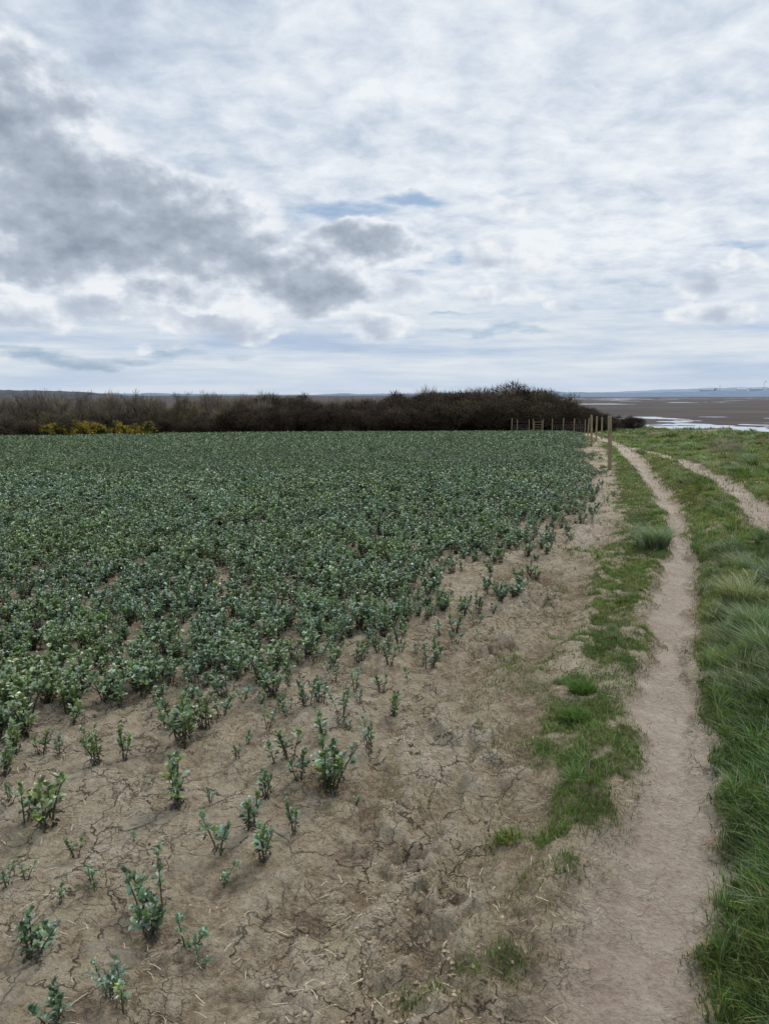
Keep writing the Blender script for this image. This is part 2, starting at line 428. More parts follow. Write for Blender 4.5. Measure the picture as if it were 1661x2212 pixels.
# ------------------------------------------------------------------ ground
def axis(near_a, near_b, step, far, growth):
    a = list(np.arange(near_a, near_b, step)); s = step; x = a[-1]
    while x < far:
        s *= growth; x += s; a.append(x)
    s = step; x = a[0]; pre = []
    while x > -far:
        s *= growth; x -= s; pre.append(x)
    return np.array(pre[::-1] + a)
xs = axis(-2.4, 3.2, .0145, 7000., 1.05)
ys = [-40., -20., -8., -3., -1., 0.]; y = .4
while y < 8500:
    ys.append(y); y += max(.013, .0055 * y) if y < 110 else .035 * y
ys = np.array(ys)
GX, GYY = np.meshgrid(xs, ys)
fx = GX.ravel(); fy = GYY.ravel()
fz = terrain(fx, fy)
nx, ny = len(xs), len(ys)
i0 = (np.arange(ny - 1)[:, None] * nx + np.arange(nx - 1)[None, :]).ravel()
quads = np.stack([i0, i0 + 1, i0 + nx + 1, i0 + nx], 1)
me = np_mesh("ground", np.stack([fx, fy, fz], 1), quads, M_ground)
def fattr(me, name, v):
    a = me.attributes.new(name, 'FLOAT', 'POINT'); a.data.foreach_set('value', v.astype(np.float32))
fattr(me, 'grass', grass_density(fx, fy))
fattr(me, 'path', np.maximum(path_mask(fx, fy), .55 * path2_mask(fx, fy)))
fattr(me, 'marsh', np.maximum(sst(4, 12, fx - cliff_x(fy)), sst(92, 120, fy)))
rz = relief_z(fx, fy) + .05 * furrow_f(fx, fy) - .022
fattr(me, 'relief_tone', np.clip(rz * 2.2 - .025 * furrow_f(fx, fy, .3) * sst(.42, .55, fbm(fx * 5, fy * 5, 66, 3)), -.08, .11))  # soil tone follows relief: paler where raised, darker in hollows and furrow
me.shade_smooth()
add_obj("ground", me, kind="structure")

# ------------------------------------------------------------------ bean plants
rng = random.Random(11)
def leaflet(V, F, C, base, d, up, L, Wd, col):
    d = d.normalized(); s = d.cross(up)
    if s.length < 1e-4: s = Vector((1, 0, 0))
    s.normalize(); u = s.cross(d).normalized()
    b0 = len(V); f = .34
    V += [base, base + d * L * .35 + s * Wd * .5 + u * Wd * f, base + d * L * .72 + s * Wd * .42 + u * Wd * f * .6,
          base + d * L - u * L * .12, base + d * L * .72 - s * Wd * .42 + u * Wd * f * .6,
          base + d * L * .35 - s * Wd * .5 + u * Wd * f, base + d * L * .36, base + d * L * .72]
    F += [(b0, b0 + 1, b0 + 6), (b0 + 1, b0 + 2, b0 + 7, b0 + 6), (b0 + 2, b0 + 3, b0 + 7), (b0, b0 + 6, b0 + 5), (b0 + 6, b0 + 7, b0 + 4, b0 + 5), (b0 + 7, b0 + 3, b0 + 4)]
    C += [col] * 6

def bean(seed, H, nst, spread):
    r = random.Random(seed)
    SV, SF, LV, LF, LC = [], [], [], [], []
    for s in range(nst):
        a = r.uniform(0, 6.28); rad = r.uniform(0, spread * .35)
        base = Vector((math.cos(a) * rad, math.sin(a) * rad, -.01))
        lean = Vector((math.cos(a), math.sin(a), 0)) * r.uniform(.05, .5) + Vector((r.uniform(-.15, .15), r.uniform(-.15, .15), 0))
        h = H * r.uniform(.55, 1.)
        pts = [base + lean * h * (t ** 1.5) + Vector((0, 0, h * t)) for t in (0, .33, .66, 1.)]
        tube(SV, SF, pts, [.0042, .0036, .003, .0016], 4)
        nn = r.randint(9, 11); ph = r.uniform(0, 6.28)
        for k in range(nn):
            t = .10 + .90 * (k / (nn - 1)) ** .75
            p = base + lean * h * (t ** 1.5) + Vector((0, 0, h * t))
            ph += 2.6 + r.uniform(-.4, .4)
            top = t > .82
            upw = r.uniform(.2, .8) if not top else r.uniform(.7, 1.8)
            pd = Vector((math.cos(ph), math.sin(ph), upw)).normalized()
            pl_ = r.uniform(.010, .028) * (1 if not top else .6)
            tip = p + pd * pl_
            dead = (t < .46 and r.random() < .85)
            if dead:
                col = (.035, .028, .019) if r.random() < .65 else (.13, .10, .05)
                pd = Vector((pd.x, pd.y, -.6)).normalized()
            else:
                g = r.uniform(.75, 1.25)
                col = (.140 * g, .215 * g, .105 * g)
                q = r.random()
                if q < .28: col = (.33 * g, .41 * g, .30 * g)
                elif q < .48: col = (.20 * g, .29 * g, .085 * g)
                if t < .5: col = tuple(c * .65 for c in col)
            nl = r.choice((3, 3, 4, 4)) if not top else 5
            for j in range(nl):
                ang = (j - (nl - 1) / 2) * r.uniform(.55, .9)
                d = pd.copy(); d.rotate(Euler((0, 0, ang * 1.2)))
                d += Vector((r.uniform(-.3, .3), r.uniform(-.3, .3), r.uniform(-.05, .55)))
                L = r.uniform(.021, .039) * (.8 if top else 1) * (.6 if dead else 1)
                cc = tuple(c * r.uniform(.85, 1.15) for c in col)
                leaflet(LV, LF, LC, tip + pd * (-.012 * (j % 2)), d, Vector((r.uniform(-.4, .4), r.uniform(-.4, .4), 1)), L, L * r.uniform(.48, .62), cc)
    stem = mk_mesh("bean_stem", SV, SF, [M_stem], col=[(.06, .065, .03)] * len(SF))
    fol = mk_mesh("bean_foliage", LV, LF, [M_leaf], col=LC)
    o = len(SV)
    comb = mk_mesh("bean_plant", SV + LV, SF + [tuple(i + o for i in f) for f in LF], [M_stem, M_leaf],
                   midx=[0] * len(SF) + [1] * len(LF), col=[(.06, .065, .03)] * len(SF) + LC)
    return stem, fol, comb
beans = [bean(100 + i, .18, n, .10) for i, n in enumerate([2, 3, 4, 5, 6, 3, 5, 7, 6, 8, 1, 2])]
small_idx = [0, 1, 5, 10, 11]; mid_idx = [2, 3, 6, 1]; big_idx = [4, 7, 8, 9]

hand = [(-.253, 3.15, .24, 2), (-.356, 2.82, .15, 0), (-.5, 3.05, .16, 1), (-.53, 2.82, .19, 1), (-.62, 2.67, .20, 0), (-.443, 2.61, .17, 1), (-.565, 2.5, .11, 0),
        (-.85, 2.98, .24, 1), (-.83, 2.58, .14, 0), (-.756, 2.24, .21, 1), (-.77, 2.36, .17, 1), (-.604, 2.14, .14, 0), (-.553, 2.08, .08, 0), (-1.143, 2.64, .11, 0),
        (-1.31, 2.82, .22, 1), (-1.42, 2.86, .2, 1), (-1.67, 3.19, .18, 1), (-1.30, 3.28, .17, 1), (-1.216, 3.41, .19, 1), (-1.52, 3.41, .11, 0), (-1.79, 3.65, .25, 2),
        (-1.92, 3.6, .22, 2), (-1.05, 2.09, .17, 1), (-1.25, 2.48, .09, 0), (-1.31, 2.46, .09, 0), (-.89, 1.86, .15, 1), (-.72, 1.9, .15, 0), (-.78, 1.95, .11, 0),
        (-.08, 3.5, .18, 0), (-.3, 3.6, .16, 0), (-.44, 3.36, .18, 1), (-.49, 3.31, .16, 0), (-.375, 3.22, .16, 1), (-.59, 3.71, .15, 0), (-.66, 3.55, .08, 0),
        (-.985, 3.6, .26, 2), (-.92, 3.71, .2, 1), (-1.1, 3.77, .2, 1), (-.86, 3.88, .16, 0), (-.355, 4.02, .16, 1), (-.232, 3.82, .16, 0), (-.17, 4.2, .17, 0), (.05, 3.9, .15, 1),
        (.14, 4.41, .14, 0), (.29, 4.65, .17, 1), (-.725, 4.34, .26, 2), (-.875, 4.34, .2, 1), (-1.05, 4.27, .16, 1), (.03, 4.65, .17, 1), (-.15, 4.73, .17, 1), (-.33, 4.57, .2, 1),
        (-.52, 4.92, .17, 1), (-.29, 5.1, .17, 1), (.5, 5.2, .15, 0), (.1, 5.1, .19, 1), (-1.7, 3.95, .22, 2), (-2.0, 3.95, .24, 2), (-1.45, 4.0, .2, 1), (-2.1, 4.2, .24, 2), (-1.75, 4.3, .24, 2),
        (-1.6, 3.75, .2, 1), (-1.35, 4.2, .24, 2), (-1.88, 3.85, .24, 2),
        (-1.02, 3.15, .07, 0), (-.68, 3.35, .09, 0), (-1.55, 3.0, .10, 0), (-.95, 2.72, .06, 0), (-.12, 3.05, .06, 0), (-.72, 3.0, .07, 0), (-1.08, 2.36, .08, 0), (-.18, 3.75, .09, 0), (-1.45, 3.6, .12, 0), (-.78, 4.05, .12, 0), (-1.2, 3.95, .13, 0), (-.55, 4.25, .11, 0), (.2, 4.95, .10, 0), (-1.62, 3.45, .14, 1), (-.98, 4.05, .14, 0),
        (.35, 4.95, .16, 1), (.52, 5.5, .18, 1), (.62, 5.85, .18, 1), (.40, 5.4, .13, 0), (-.02, 4.3, .15, 0), (-.42, 3.95, .16, 1), (-1.5, 2.55, .13, 0), (-1.0, 2.45, .12, 0), (-1.72, 3.4, .2, 1), (-.3, 4.35, .14, 0), (.75, 6.0, .17, 1), (.86, 6.4, .19, 1)]
GRP = "bean plants growing in the field"
def blabel(k):
    return ["small sparse young bean plant on cracked bare soil", "young broad bean plant with blackened lower leaves on soil", "bushy clump of grey-green broad bean stems on dry soil"][k]
cnt = 0; sources = {}
for (x, y, h, k) in hand:
    vi = rng.choice([small_idx, mid_idx, big_idx][k])
    st, fo, cb = beans[vi]
    s = h / .200
    sx = s * rng.uniform(.85, 1.1) * (1.05 if k == 2 else 1.)
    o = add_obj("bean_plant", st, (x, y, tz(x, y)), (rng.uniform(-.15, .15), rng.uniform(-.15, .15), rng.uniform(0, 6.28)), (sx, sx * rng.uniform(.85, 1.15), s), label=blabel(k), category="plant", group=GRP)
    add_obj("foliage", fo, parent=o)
    cnt += 1

nr = np.random.RandomState(5)
def stand(y0, y1, sp):
    yy = np.arange(y0, y1, sp); out = []
    for yv in yy:
        xa = -.56 * yv - 1.5; xb = float(np.interp(yv, CY, CX)) + .5
        xv = np.arange(xa, xb, sp); out.append(np.stack([xv, np.full_like(xv, yv)], 1))
    P = np.concatenate(out); P += nr.uniform(-.5, .5, P.shape) * sp
    return P
P = np.concatenate([stand(3.95, 9, .12), stand(9, 17, .15), stand(17, 34, .20), stand(34, 76, .27)])
px_, py_ = P[:, 0], P[:, 1]
e = np.interp(py_, CY, CX) - px_ + (fbm(px_ * 1.5, py_ * 1.5, 74, 3) - .42) * .6
n1 = fbm(px_ * 1.3, py_ * 1.3, 77, 3)
wid = np.interp(py_, [4, 6, 9, 15, 40], [1.3, 1.3, 1.3, 1.0, .7])
dens = .46 * sst(-.10, .20, e) + .54 * sst(0.1, 1., e / wid)
gap = np.interp(py_, [4, 5.5, 7, 10, 16], [.42, .38, .33, .24, .10])
dens = dens * (.38 + .62 * sst(gap - .08, gap + .12, n1 + .14 * sst(.3, 2.0, -px_ - .1 * py_)))
dens *= np.interp(py_, [4, 5.5, 8, 12], [.60, .70, .86, 1.])
bare = np.exp(-(((px_ - 7.2) / 1.6) ** 2 + ((py_ - 27) / 2.5) ** 2)) * 1.2 * (px_ > 5.8)
dens = dens * (1 - np.clip(bare, 0, 1))
keep = (nr.rand(len(P)) < dens) & (py_ < far_edge(px_) - .3) & (e > -.08)
for (hx, hy, hh_, hk) in hand:
    keep &= ((px_ - hx) ** 2 + (py_ - hy) ** 2) > .10 ** 2
P = P[keep]; e = e[keep]; n1 = n1[keep]
order = np.argsort(P[:, 1]); P = P[order]; e = e[order]; n1 = n1[order]
vis = np.abs(P[:, 0]) < .515 * P[:, 1] + .1
Z = terrain(P[:, 0], P[:, 1])
lush = sst(0, 1.5, e) * .5 + n1 * .5
hs = np.interp(P[:, 1], [4, 7, 14, 70], [.82, .96, 1.14, 1.3]) * (.58 + .64 * lush) * nr.uniform(.58, 1.26, len(P))
pick = np.where(lush + nr.uniform(-.2, .2, len(P)) > .58, 2, np.where(lush + nr.uniform(-.1, .1, len(P)) > .36, 1, 0))
stuff = []
for i in range(len(P)):
    if P[i, 1] > 15.5: break
    if cnt < 300 and vis[i]:
        vi = rng.choice([small_idx, mid_idx, big_idx][pick[i]])
        o = add_obj("bean_plant", beans[vi][2], (P[i, 0], P[i, 1], Z[i]), (rng.uniform(-.12, .12), rng.uniform(-.12, .12), rng.uniform(0, 6.28)), float(hs[i]),
                    label=blabel(int(pick[i])), category="plant", group=GRP)
        if vi < 10: sources.setdefault(vi, o)
        cnt += 1
    else: stuff.append(i)
stuff = np.array(stuff)

def far_beans():
    i = np.where(P[:, 1] > 15.5)[0]
    out_v, out_c = [], []
    for (ya, yb, m, ls, rad) in ((15.5, 24, 60, .040, .125), (24, 36, 42, .055, .15), (36, 80, 26, .085, .20)):
        j = i[(P[i, 1] > ya) & (P[i, 1] <= yb)]
        n = len(j) * m; k = np.repeat(j, m); s = hs[k]
        a = nr.uniform(0, 6.28, n); q = np.sqrt(nr.rand(n)) * rad * s
        hgt = nr.uniform(.25, 1., n) ** .7 * .20 * s * (1 - .3 * (q / (rad * s)) ** 2)
        c = np.stack([P[k, 0] + np.cos(a) * q, P[k, 1] + np.sin(a) * q, Z[k] + hgt], 1)
        nrm = nr.normal(size=(n, 3)) * .7; nrm[:, 2] += .55; nrm[:, :2] += np.stack([np.cos(a), np.sin(a)], 1) * .4
        nrm /= np.linalg.norm(nrm, axis=1)[:, None]
        t1 = np.cross(nrm, nr.normal(size=(n, 3))); t1 /= np.linalg.norm(t1, axis=1)[:, None]
        t2 = np.cross(nrm, t1)
        L = (ls * nr.uniform(.7, 1.3, n) * (.6 + .4 * s))[:, None] * .5
        v = np.stack([c - t1 * L, c + t2 * L * .6, c + t1 * L, c - t2 * L * .6], 1)
        pal = np.array([(.120, .185, .090), (.22, .285, .205), (.155, .220, .075), (.092, .142, .070)])
        ci = nr.choice(4, n, p=[.38, .13, .21, .28])
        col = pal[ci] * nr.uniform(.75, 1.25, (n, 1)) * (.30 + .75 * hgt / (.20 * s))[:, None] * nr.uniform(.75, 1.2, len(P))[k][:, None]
        out_v.append(v.reshape(-1, 3)); out_c.append(col)
    V = np.concatenate(out_v); C = np.concatenate(out_c)
    T = np.arange(len(V)).reshape(-1, 4)
    return V, T, C
FV, FT, FC = far_beans()
n = len(stuff); srcs = list(sources.values()); ns = len(srcs)
me = bpy.data.meshes.new("bean_crop")
allV = np.concatenate([FV, np.stack([P[stuff, 0], P[stuff, 1], Z[stuff]], 1)])
me.vertices.add(len(allV)); me.vertices.foreach_set('co', allV.astype(np.float32).ravel())
me.loops.add(FT.size); me.loops.foreach_set('vertex_index', FT.astype(np.int32).ravel())
me.polygons.add(len(FT)); me.polygons.foreach_set('loop_start', (np.arange(len(FT)) * 4).astype(np.int32))
me.update(calc_edges=True)
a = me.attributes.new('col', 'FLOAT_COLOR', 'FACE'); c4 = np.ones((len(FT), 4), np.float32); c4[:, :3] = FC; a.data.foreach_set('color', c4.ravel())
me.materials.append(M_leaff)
def vattr(name, typ, key, arr, w):
    full = np.zeros((len(allV), w), np.float32); full[len(FV):] = arr.reshape(n, w)
    at = me.attributes.new(name, typ, 'POINT')
    at.data.foreach_set(key, full.ravel() if w > 1 else full.ravel().astype(np.int32))
vattr('rot', 'FLOAT_VECTOR', 'vector', np.stack([nr.uniform(-.12, .12, n), nr.uniform(-.12, .12, n), nr.uniform(0, 6.28, n)], 1), 3)
s = hs[stuff]; fw = np.interp(P[stuff, 1], [8, 16], [1.1, 1.35])
vattr('scl', 'FLOAT_VECTOR', 'vector', np.stack([s * fw, s * fw, s], 1), 3)
vattr('idx', 'INT', 'value', nr.randint(0, ns, n), 1)
full = np.zeros(len(allV), bool); full[len(FV):] = True
at = me.attributes.new('near', 'BOOLEAN', 'POINT'); at.data.foreach_set('value', full)
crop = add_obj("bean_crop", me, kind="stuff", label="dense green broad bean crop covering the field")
ng = bpy.data.node_groups.new("crop_scatter", 'GeometryNodeTree')
ng.interface.new_socket("Geometry", in_out='INPUT', socket_type='NodeSocketGeometry')
ng.interface.new_socket("Geometry", in_out='OUTPUT', socket_type='NodeSocketGeometry')
N = ng.nodes; L = ng.links
gi = N.new('NodeGroupInput'); go = N.new('NodeGroupOutput'); jn = N.new('GeometryNodeJoinGeometry'); jo = N.new('GeometryNodeJoinGeometry')
for so_ in srcs:
    oi = N.new('GeometryNodeObjectInfo'); oi.transform_space = 'ORIGINAL'; oi.inputs[0].default_value = so_
    g2i = N.new('GeometryNodeGeometryToInstance')
    L.new(oi.outputs['Geometry'], g2i.inputs[0]); L.new(g2i.outputs[0], jn.inputs[0])
iop = N.new('GeometryNodeInstanceOnPoints')
L.new(gi.outputs[0], iop.inputs['Points']); L.new(jn.outputs[0], iop.inputs['Instance'])
iop.inputs['Pick Instance'].default_value = True
def na(nm, t):
    q = N.new('GeometryNodeInputNamedAttribute'); q.data_type = t; q.inputs[0].default_value = nm
    return q.outputs['Attribute']
L.new(na('near', 'BOOLEAN'), iop.inputs['Selection'])
L.new(na('idx', 'INT'), iop.inputs['Instance Index'])
e2r = N.new('FunctionNodeEulerToRotation'); L.new(na('rot', 'FLOAT_VECTOR'), e2r.inputs[0])
L.new(e2r.outputs[0], iop.inputs['Rotation']); L.new(na('scl', 'FLOAT_VECTOR'), iop.inputs['Scale'])
L.new(gi.outputs[0], jo.inputs[0]); L.new(iop.outputs[0], jo.inputs[0]); L.new(jo.outputs[0], go.inputs[0])
md = crop.modifiers.new("scatter", 'NODES'); md.node_group = ng

# ------------------------------------------------------------------ grass
def blades(Pb, H, Wd, lean, col, r):
    n = len(Pb); t = r.uniform(0, 6.28, n)
    s = np.stack([np.cos(t), np.sin(t), np.zeros(n)], 1) * (Wd * .5)[:, None]
    L3 = np.concatenate([lean, np.zeros((n, 1))], 1)
    def at(k): return Pb + L3 * (H * k * k)[:, None] + np.array([0, 0, 1.]) * (H * (k - .3 * k * k))[:, None]
    b = at(0.) - np.array([0, 0, .008]); m_ = at(.5); tp = at(1.)
    V = np.stack([b - s, b + s, m_ - s * .75, m_ + s * .75, tp], 1).reshape(-1, 3)
    o = (np.arange(n) * 5)[:, None]
    T = np.concatenate([o + np.array([[0, 1, 3]]), o + np.array([[0, 3, 2]]), o + np.array([[2, 3, 4]])], 1).reshape(-1, 3)
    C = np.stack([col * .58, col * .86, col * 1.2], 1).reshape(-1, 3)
    return V, T, C
A = np.array
c_a = A((.140, .225, .052)); c_b = A((.098, .168, .047)); c_c = A((.20, .265, .075)); c_d = A((.36, .30, .18)); c_bl = A((.160, .230, .145)); c_p = A((.36, .40, .30))
def palette(r, n, cols, p):
    return A(cols)[r.choice(len(cols), n, p=p)]
gr = np.random.RandomState(17)
def grass_band(y0, y1, rho, wd, hm, out):
    xa0 = -.56 * y1 - 1 if y1 > 36 else -1.0; xb0 = .56 * y1 + 1.2
    nn = int((xb0 - xa0) * (y1 - y0) * rho)
    x = gr.uniform(xa0, xb0, nn); y = gr.uniform(y0, y1, nn)
    ok = (x < .56 * y + .8) & (x > -.56 * y - .6) & (x < cliff_x(y) + 4)
    x, y = x[ok], y[ok]
    g = grass_density(x, y)
    R1 = np.interp(y, PY, PR); right = x > R1 - .05; nb = x - R1
    k = gr.rand(len(x)) < g * np.where(right, 1., .9)
    x, y, g, right, nb = x[k], y[k], g[k], right[k], nb[k]; n = len(x)
    cs = .17 * np.interp(y, [3, 8, 20, 60], [1., 1.35, 2.8, 6.])
    wx = x + (fbm(x * 4, y * 4, 301, 3) - .5) * .5; wy = y + (fbm(x * 4, y * 4, 311, 3) - .5) * .5
    ix = np.floor(wx / cs); iy = np.floor(wy / cs)
    h1 = _hash(ix, iy, 7); h2 = _hash(ix, iy, 8); h3 = _hash(ix, iy, 9); h4 = _hash(ix, iy, 10)
    cx = (ix + .2 + .6 * h1) * cs + (x - wx); cy = (iy + .2 + .6 * h2) * cs + (y - wy)
    ox = x - cx; oy = y - cy; rad = np.hypot(ox, oy) + 1e-5
    t = fbm(x * .9, y * .9, 91, 3)
    nearr = right & (y < 4.8)
    prob = np.where(right, np.where((y < 7.5) & (nb < 1.2), .62, np.where(t > .48, .5, .22)), .10)
    prob = np.where(nearr, .50, prob)
    prob = np.where(right & (nb < .08), .25, prob)
    strip_t = (~right) & (((x - 3.0) ** 2 / .02 + (y - 8.5) ** 2 / .15) < 1)
    prob = np.where(strip_t, 1., prob)
    tus = h3 < prob
    pull = np.where(tus, np.where(nearr, .78, .68), 1.)
    bx = np.where(tus, cx + ox * pull, x); by = np.where(tus, cy + oy * pull, y)
    pale = (right & (nb > .06) & (nb < .75) & (y > 3.8) & (y < 7.4) & (h4 < .50)) | strip_t | (right & (y >= 7.4) & tus & (h4 < .20))
    H = np.where(tus, .12 + .12 * h4, .045) * gr.uniform(.4, 1.2, n)
    H = np.where(pale & tus, H * 1.15, H)
    H = np.where(~right & tus & ~strip_t, H * .45, H)
    H = np.where(right & ~tus, H * 1.5, H)
    H = np.where(nearr & ~tus, gr.uniform(.4, 1.15, n) * (.06 + .09 * sst(.03, .3, nb)) * (.7 + .6 * t), H)
    H = np.where((~right) & (g < .5), H * .75, H)
    H = H * hm * np.where(tus, 1 - .25 * np.clip(rad / cs * 1.6, 0, 1), 1.) * np.where(y > 9, .85, 1.)
    H = H * np.where(right & (nb < .06), .6, 1.)
    dirx = np.where(tus, ox / rad, 0); diry = np.where(tus, oy / rad, 0)
    am = np.where(tus, .15 + .50 * np.clip(rad / cs * 1.8, 0, 1.2), 0) * np.where(nearr, .8, 1.)
    la = gr.uniform(0, 6.28, n); lr = gr.uniform(.05, .8, n)
    wnd = (fbm(x * 2, y * 2, 401, 2) - .5) * 1.6
    lean = np.stack([dirx * am + np.cos(la) * lr - np.where(tus | nearr, .22, .05) + np.where(right, wnd * .4, 0), diry * am + np.sin(la) * lr + np.where(right, wnd * .5, 0)], 1)
    col = palette(gr, n, [c_a, c_b, c_c, c_d], [.44, .20, .26, .10])
    colr = palette(gr, n, [c_a, c_b, c_bl, c_c, c_d], [.29, .33, .24, .07, .07])
    colp = palette(gr, n, [c_bl, c_p, c_b, c_d], [.44, .22, .24, .10])
    cold = palette(gr, n, [c_d, c_c, c_a, A((.24, .22, .11))], [.36, .18, .18, .28])
    col = np.where((right & (tus | nearr))[:, None], colr, col)
    col = np.where((pale & tus)[:, None], colp, col)
    dry = ((g < .40) & ~right & (gr.rand(n) < .45)) | ((t < .46) & ~tus & ~nearr & (gr.rand(n) < .40)) | ((y > 36) & ~right) | (right & (y > 9) & (gr.rand(n) < .26))
    col = np.where(dry[:, None], cold, col)
    col = col * (.72 + .48 * _hash(ix, iy, 12))[:, None] * gr.uniform(.65, 1.3, (n, 1))
    Wd = wd * gr.uniform(.6, 1.2, n) * np.where(nearr, 1.3, np.where(right & tus & (y < 8), 1.15, 1.))
    out.append(blades(np.stack([bx, by, terrain(bx, by)], 1), H, Wd, lean, col, gr))
    return n
G = []; tot = 0
for b in ((1.3, 3, 16000, .0034, .95), (3, 5, 12500, .0038, 1.0), (5, 8, 8200, .0050, 1.0), (8, 13, 3600, .0085, 1.1), (13, 20, 1500, .014, 1.35), (20, 36, 420, .026, 1.8), (36, 60, 110, .05, 2.3), (60, 95, 26, .09, 2.6)):
    tot += grass_band(*b, G)
off = 0; VV, TT, CC = [], [], []
for v, t, c in G:
    VV.append(v); TT.append(t + off); CC.append(c); off += len(v)
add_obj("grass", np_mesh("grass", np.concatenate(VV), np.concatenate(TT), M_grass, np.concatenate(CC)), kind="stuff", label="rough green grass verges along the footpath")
print("blades", tot)
def tussock(x, y, h, rad, n, cols, p, lab, seed):
    r = np.random.RandomState(seed)
    a = r.uniform(0, 6.28, n); q = np.sqrt(r.rand(n)) * rad
    o_ = np.stack([np.cos(a) * q, np.sin(a) * q], 1)
    lean = o_ / rad * .55 + r.normal(size=(n, 2)) * .25 + A([-.2, 0])
    v, t, c = blades(np.concatenate([o_, np.zeros((n, 1))], 1), h * r.uniform(.4, 1.15, n), np.full(n, .0048), lean, palette(r, n, cols, p) * r.uniform(.6, 1.35, (n, 1)), r)
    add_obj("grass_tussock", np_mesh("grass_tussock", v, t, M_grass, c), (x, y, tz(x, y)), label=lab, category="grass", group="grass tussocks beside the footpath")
PALE = "pale grey-green tussock of coarse grass beside the path"
tussock(2.98, 8.3, .36, .10, 1100, [c_bl, c_p, c_b], [.4, .35, .25], PALE, 1)
tussock(2.72, 5.75, .26, .11, 900, [c_bl, c_p, c_d], [.5, .35, .15], PALE, 2)
tussock(2.45, 4.95, .26, .10, 900, [c_bl, c_p, c_b], [.5, .25, .25], PALE, 3)
tussock(2.28, 4.45, .24, .09, 800, [c_bl, c_p, c_b], [.5, .2, .3], PALE, 7)
tussock(1.13, 4.2, .10, .07, 450, [c_b, c_a], [.6, .4], "dark green grass tuft growing on bare soil", 4)
tussock(1.0, 3.85, .08, .07, 350, [c_b, c_a], [.5, .5], "dark green grass tuft growing on bare soil", 5)
tussock(.49, 2.82, .05, .05, 160, [c_a, c_c, c_d], [.5, .3, .2], "small green grass tuft on cracked soil", 6)

# ------------------------------------------------------------------ straw, litter, clods
def litter():
    V, F, C = [], [], []
    r = np.random.RandomState(8)
    N_ = 14000
    y = 1.4 + (r.rand(N_) ** 1.6) * 9.; x = r.uniform(-.56, .5, N_) * y
    pm = path_mask(x, y); gd = grass_density(x, y); n = fbm(x * 2, y * 2, 99, 3)
    k = (r.rand(N_) < np.where(pm > .5, .06, .80) * sst(.36, .58, n) + .04) & (gd < .6)
    x, y = x[k], y[k]; z = terrain(x, y)
    for i in range(len(x)):
        a = r.uniform(0, 6.28); L = r.uniform(.008, .055) * (1 + (y[i] > 5) * .4); w = r.uniform(.0005, .0011) * (1 + y[i] * .12)
        d = Vector((math.cos(a), math.sin(a), r.uniform(-.12, .12))) * L; s = Vector((-math.sin(a), math.cos(a), 0)) * w
        c = Vector((x[i], y[i], z[i] + r.uniform(.002, .010))); bend = Vector((0, 0, r.uniform(0, .005))) + s * r.uniform(-3, 3)
        b0 = len(V)
        V += [c - d / 2 - s, c - d / 2 + s, c + bend + s, c + bend - s, c + d / 2 + s, c + d / 2 - s]
        F += [(b0, b0 + 1, b0 + 2, b0 + 3), (b0 + 3, b0 + 2, b0 + 4, b0 + 5)]
        q = r.rand()
        col = (.58, .48, .34) if q < .18 else ((.26, .185, .115) if q < .5 else (.075, .055, .038))
        C += [col, col]
    add_obj("straw", mk_mesh("straw", V, F, [M_straw], col=C), kind="stuff", label="scattered dry straw and stalks on soil")
    bm = bmesh.new(); bmesh.ops.create_icosphere(bm, subdivisions=2, radius=1.)
    iv = A([v.co[:] for v in bm.verts]); it = A([[v.index for v in f.verts] for f in bm.faces]); bm.free()
    N_ = 20000
    y = 1.5 + (r.rand(N_) ** 1.3) * 8.; x = r.uniform(-.55, .5, N_) * y
    f = furrow_f(x, y, .24)
    nn = fbm(x * 2.4, y * 2.4, 120, 3)
    k = (r.rand(N_) < (.05 + .70 * f) * sst(.44, .58, nn)) & (path_mask(x, y) < .2)
    x, y = x[k], y[k]; z = terrain(x, y); n = len(x)
    Rr = r.uniform(.002, .007, n) * np.where((r.rand(n) < .12) & (y > 2.8), 2.2, 1.)
    ph = r.uniform(0, 100, n)
    dis = 1 + 1.7 * (fbm(iv[None, :, 0] * 1.8 + ph[:, None], iv[None, :, 1] * 1.8 + iv[None, :, 2] * 1.3 + ph[:, None], 88, 3) - .5)
    rzv = r.uniform(0, 6.28, n); c_, s_ = np.cos(rzv)[:, None], np.sin(rzv)[:, None]
    X = iv[None, :, 0] * dis * 1.35; Y = iv[None, :, 1] * dis; Zv = iv[None, :, 2] * dis * .55
    V = np.stack([x[:, None] + (X * c_ - Y * s_) * Rr[:, None], y[:, None] + (X * s_ + Y * c_) * Rr[:, None], z[:, None] + (Zv - .1) * Rr[:, None]], 2).reshape(-1, 3)
    T = (it[None] + (np.arange(n) * len(iv))[:, None, None]).reshape(-1, 3)
    C = np.repeat(A([(.44, .335, .22)]) * r.uniform(.5, 1.15, (n, 1)), len(it), 0)
    add_obj("soil_clods", np_mesh("soil_clods", V, T, M_straw, C), kind="stuff", label="small crumbly brown clods of dry soil")
litter()

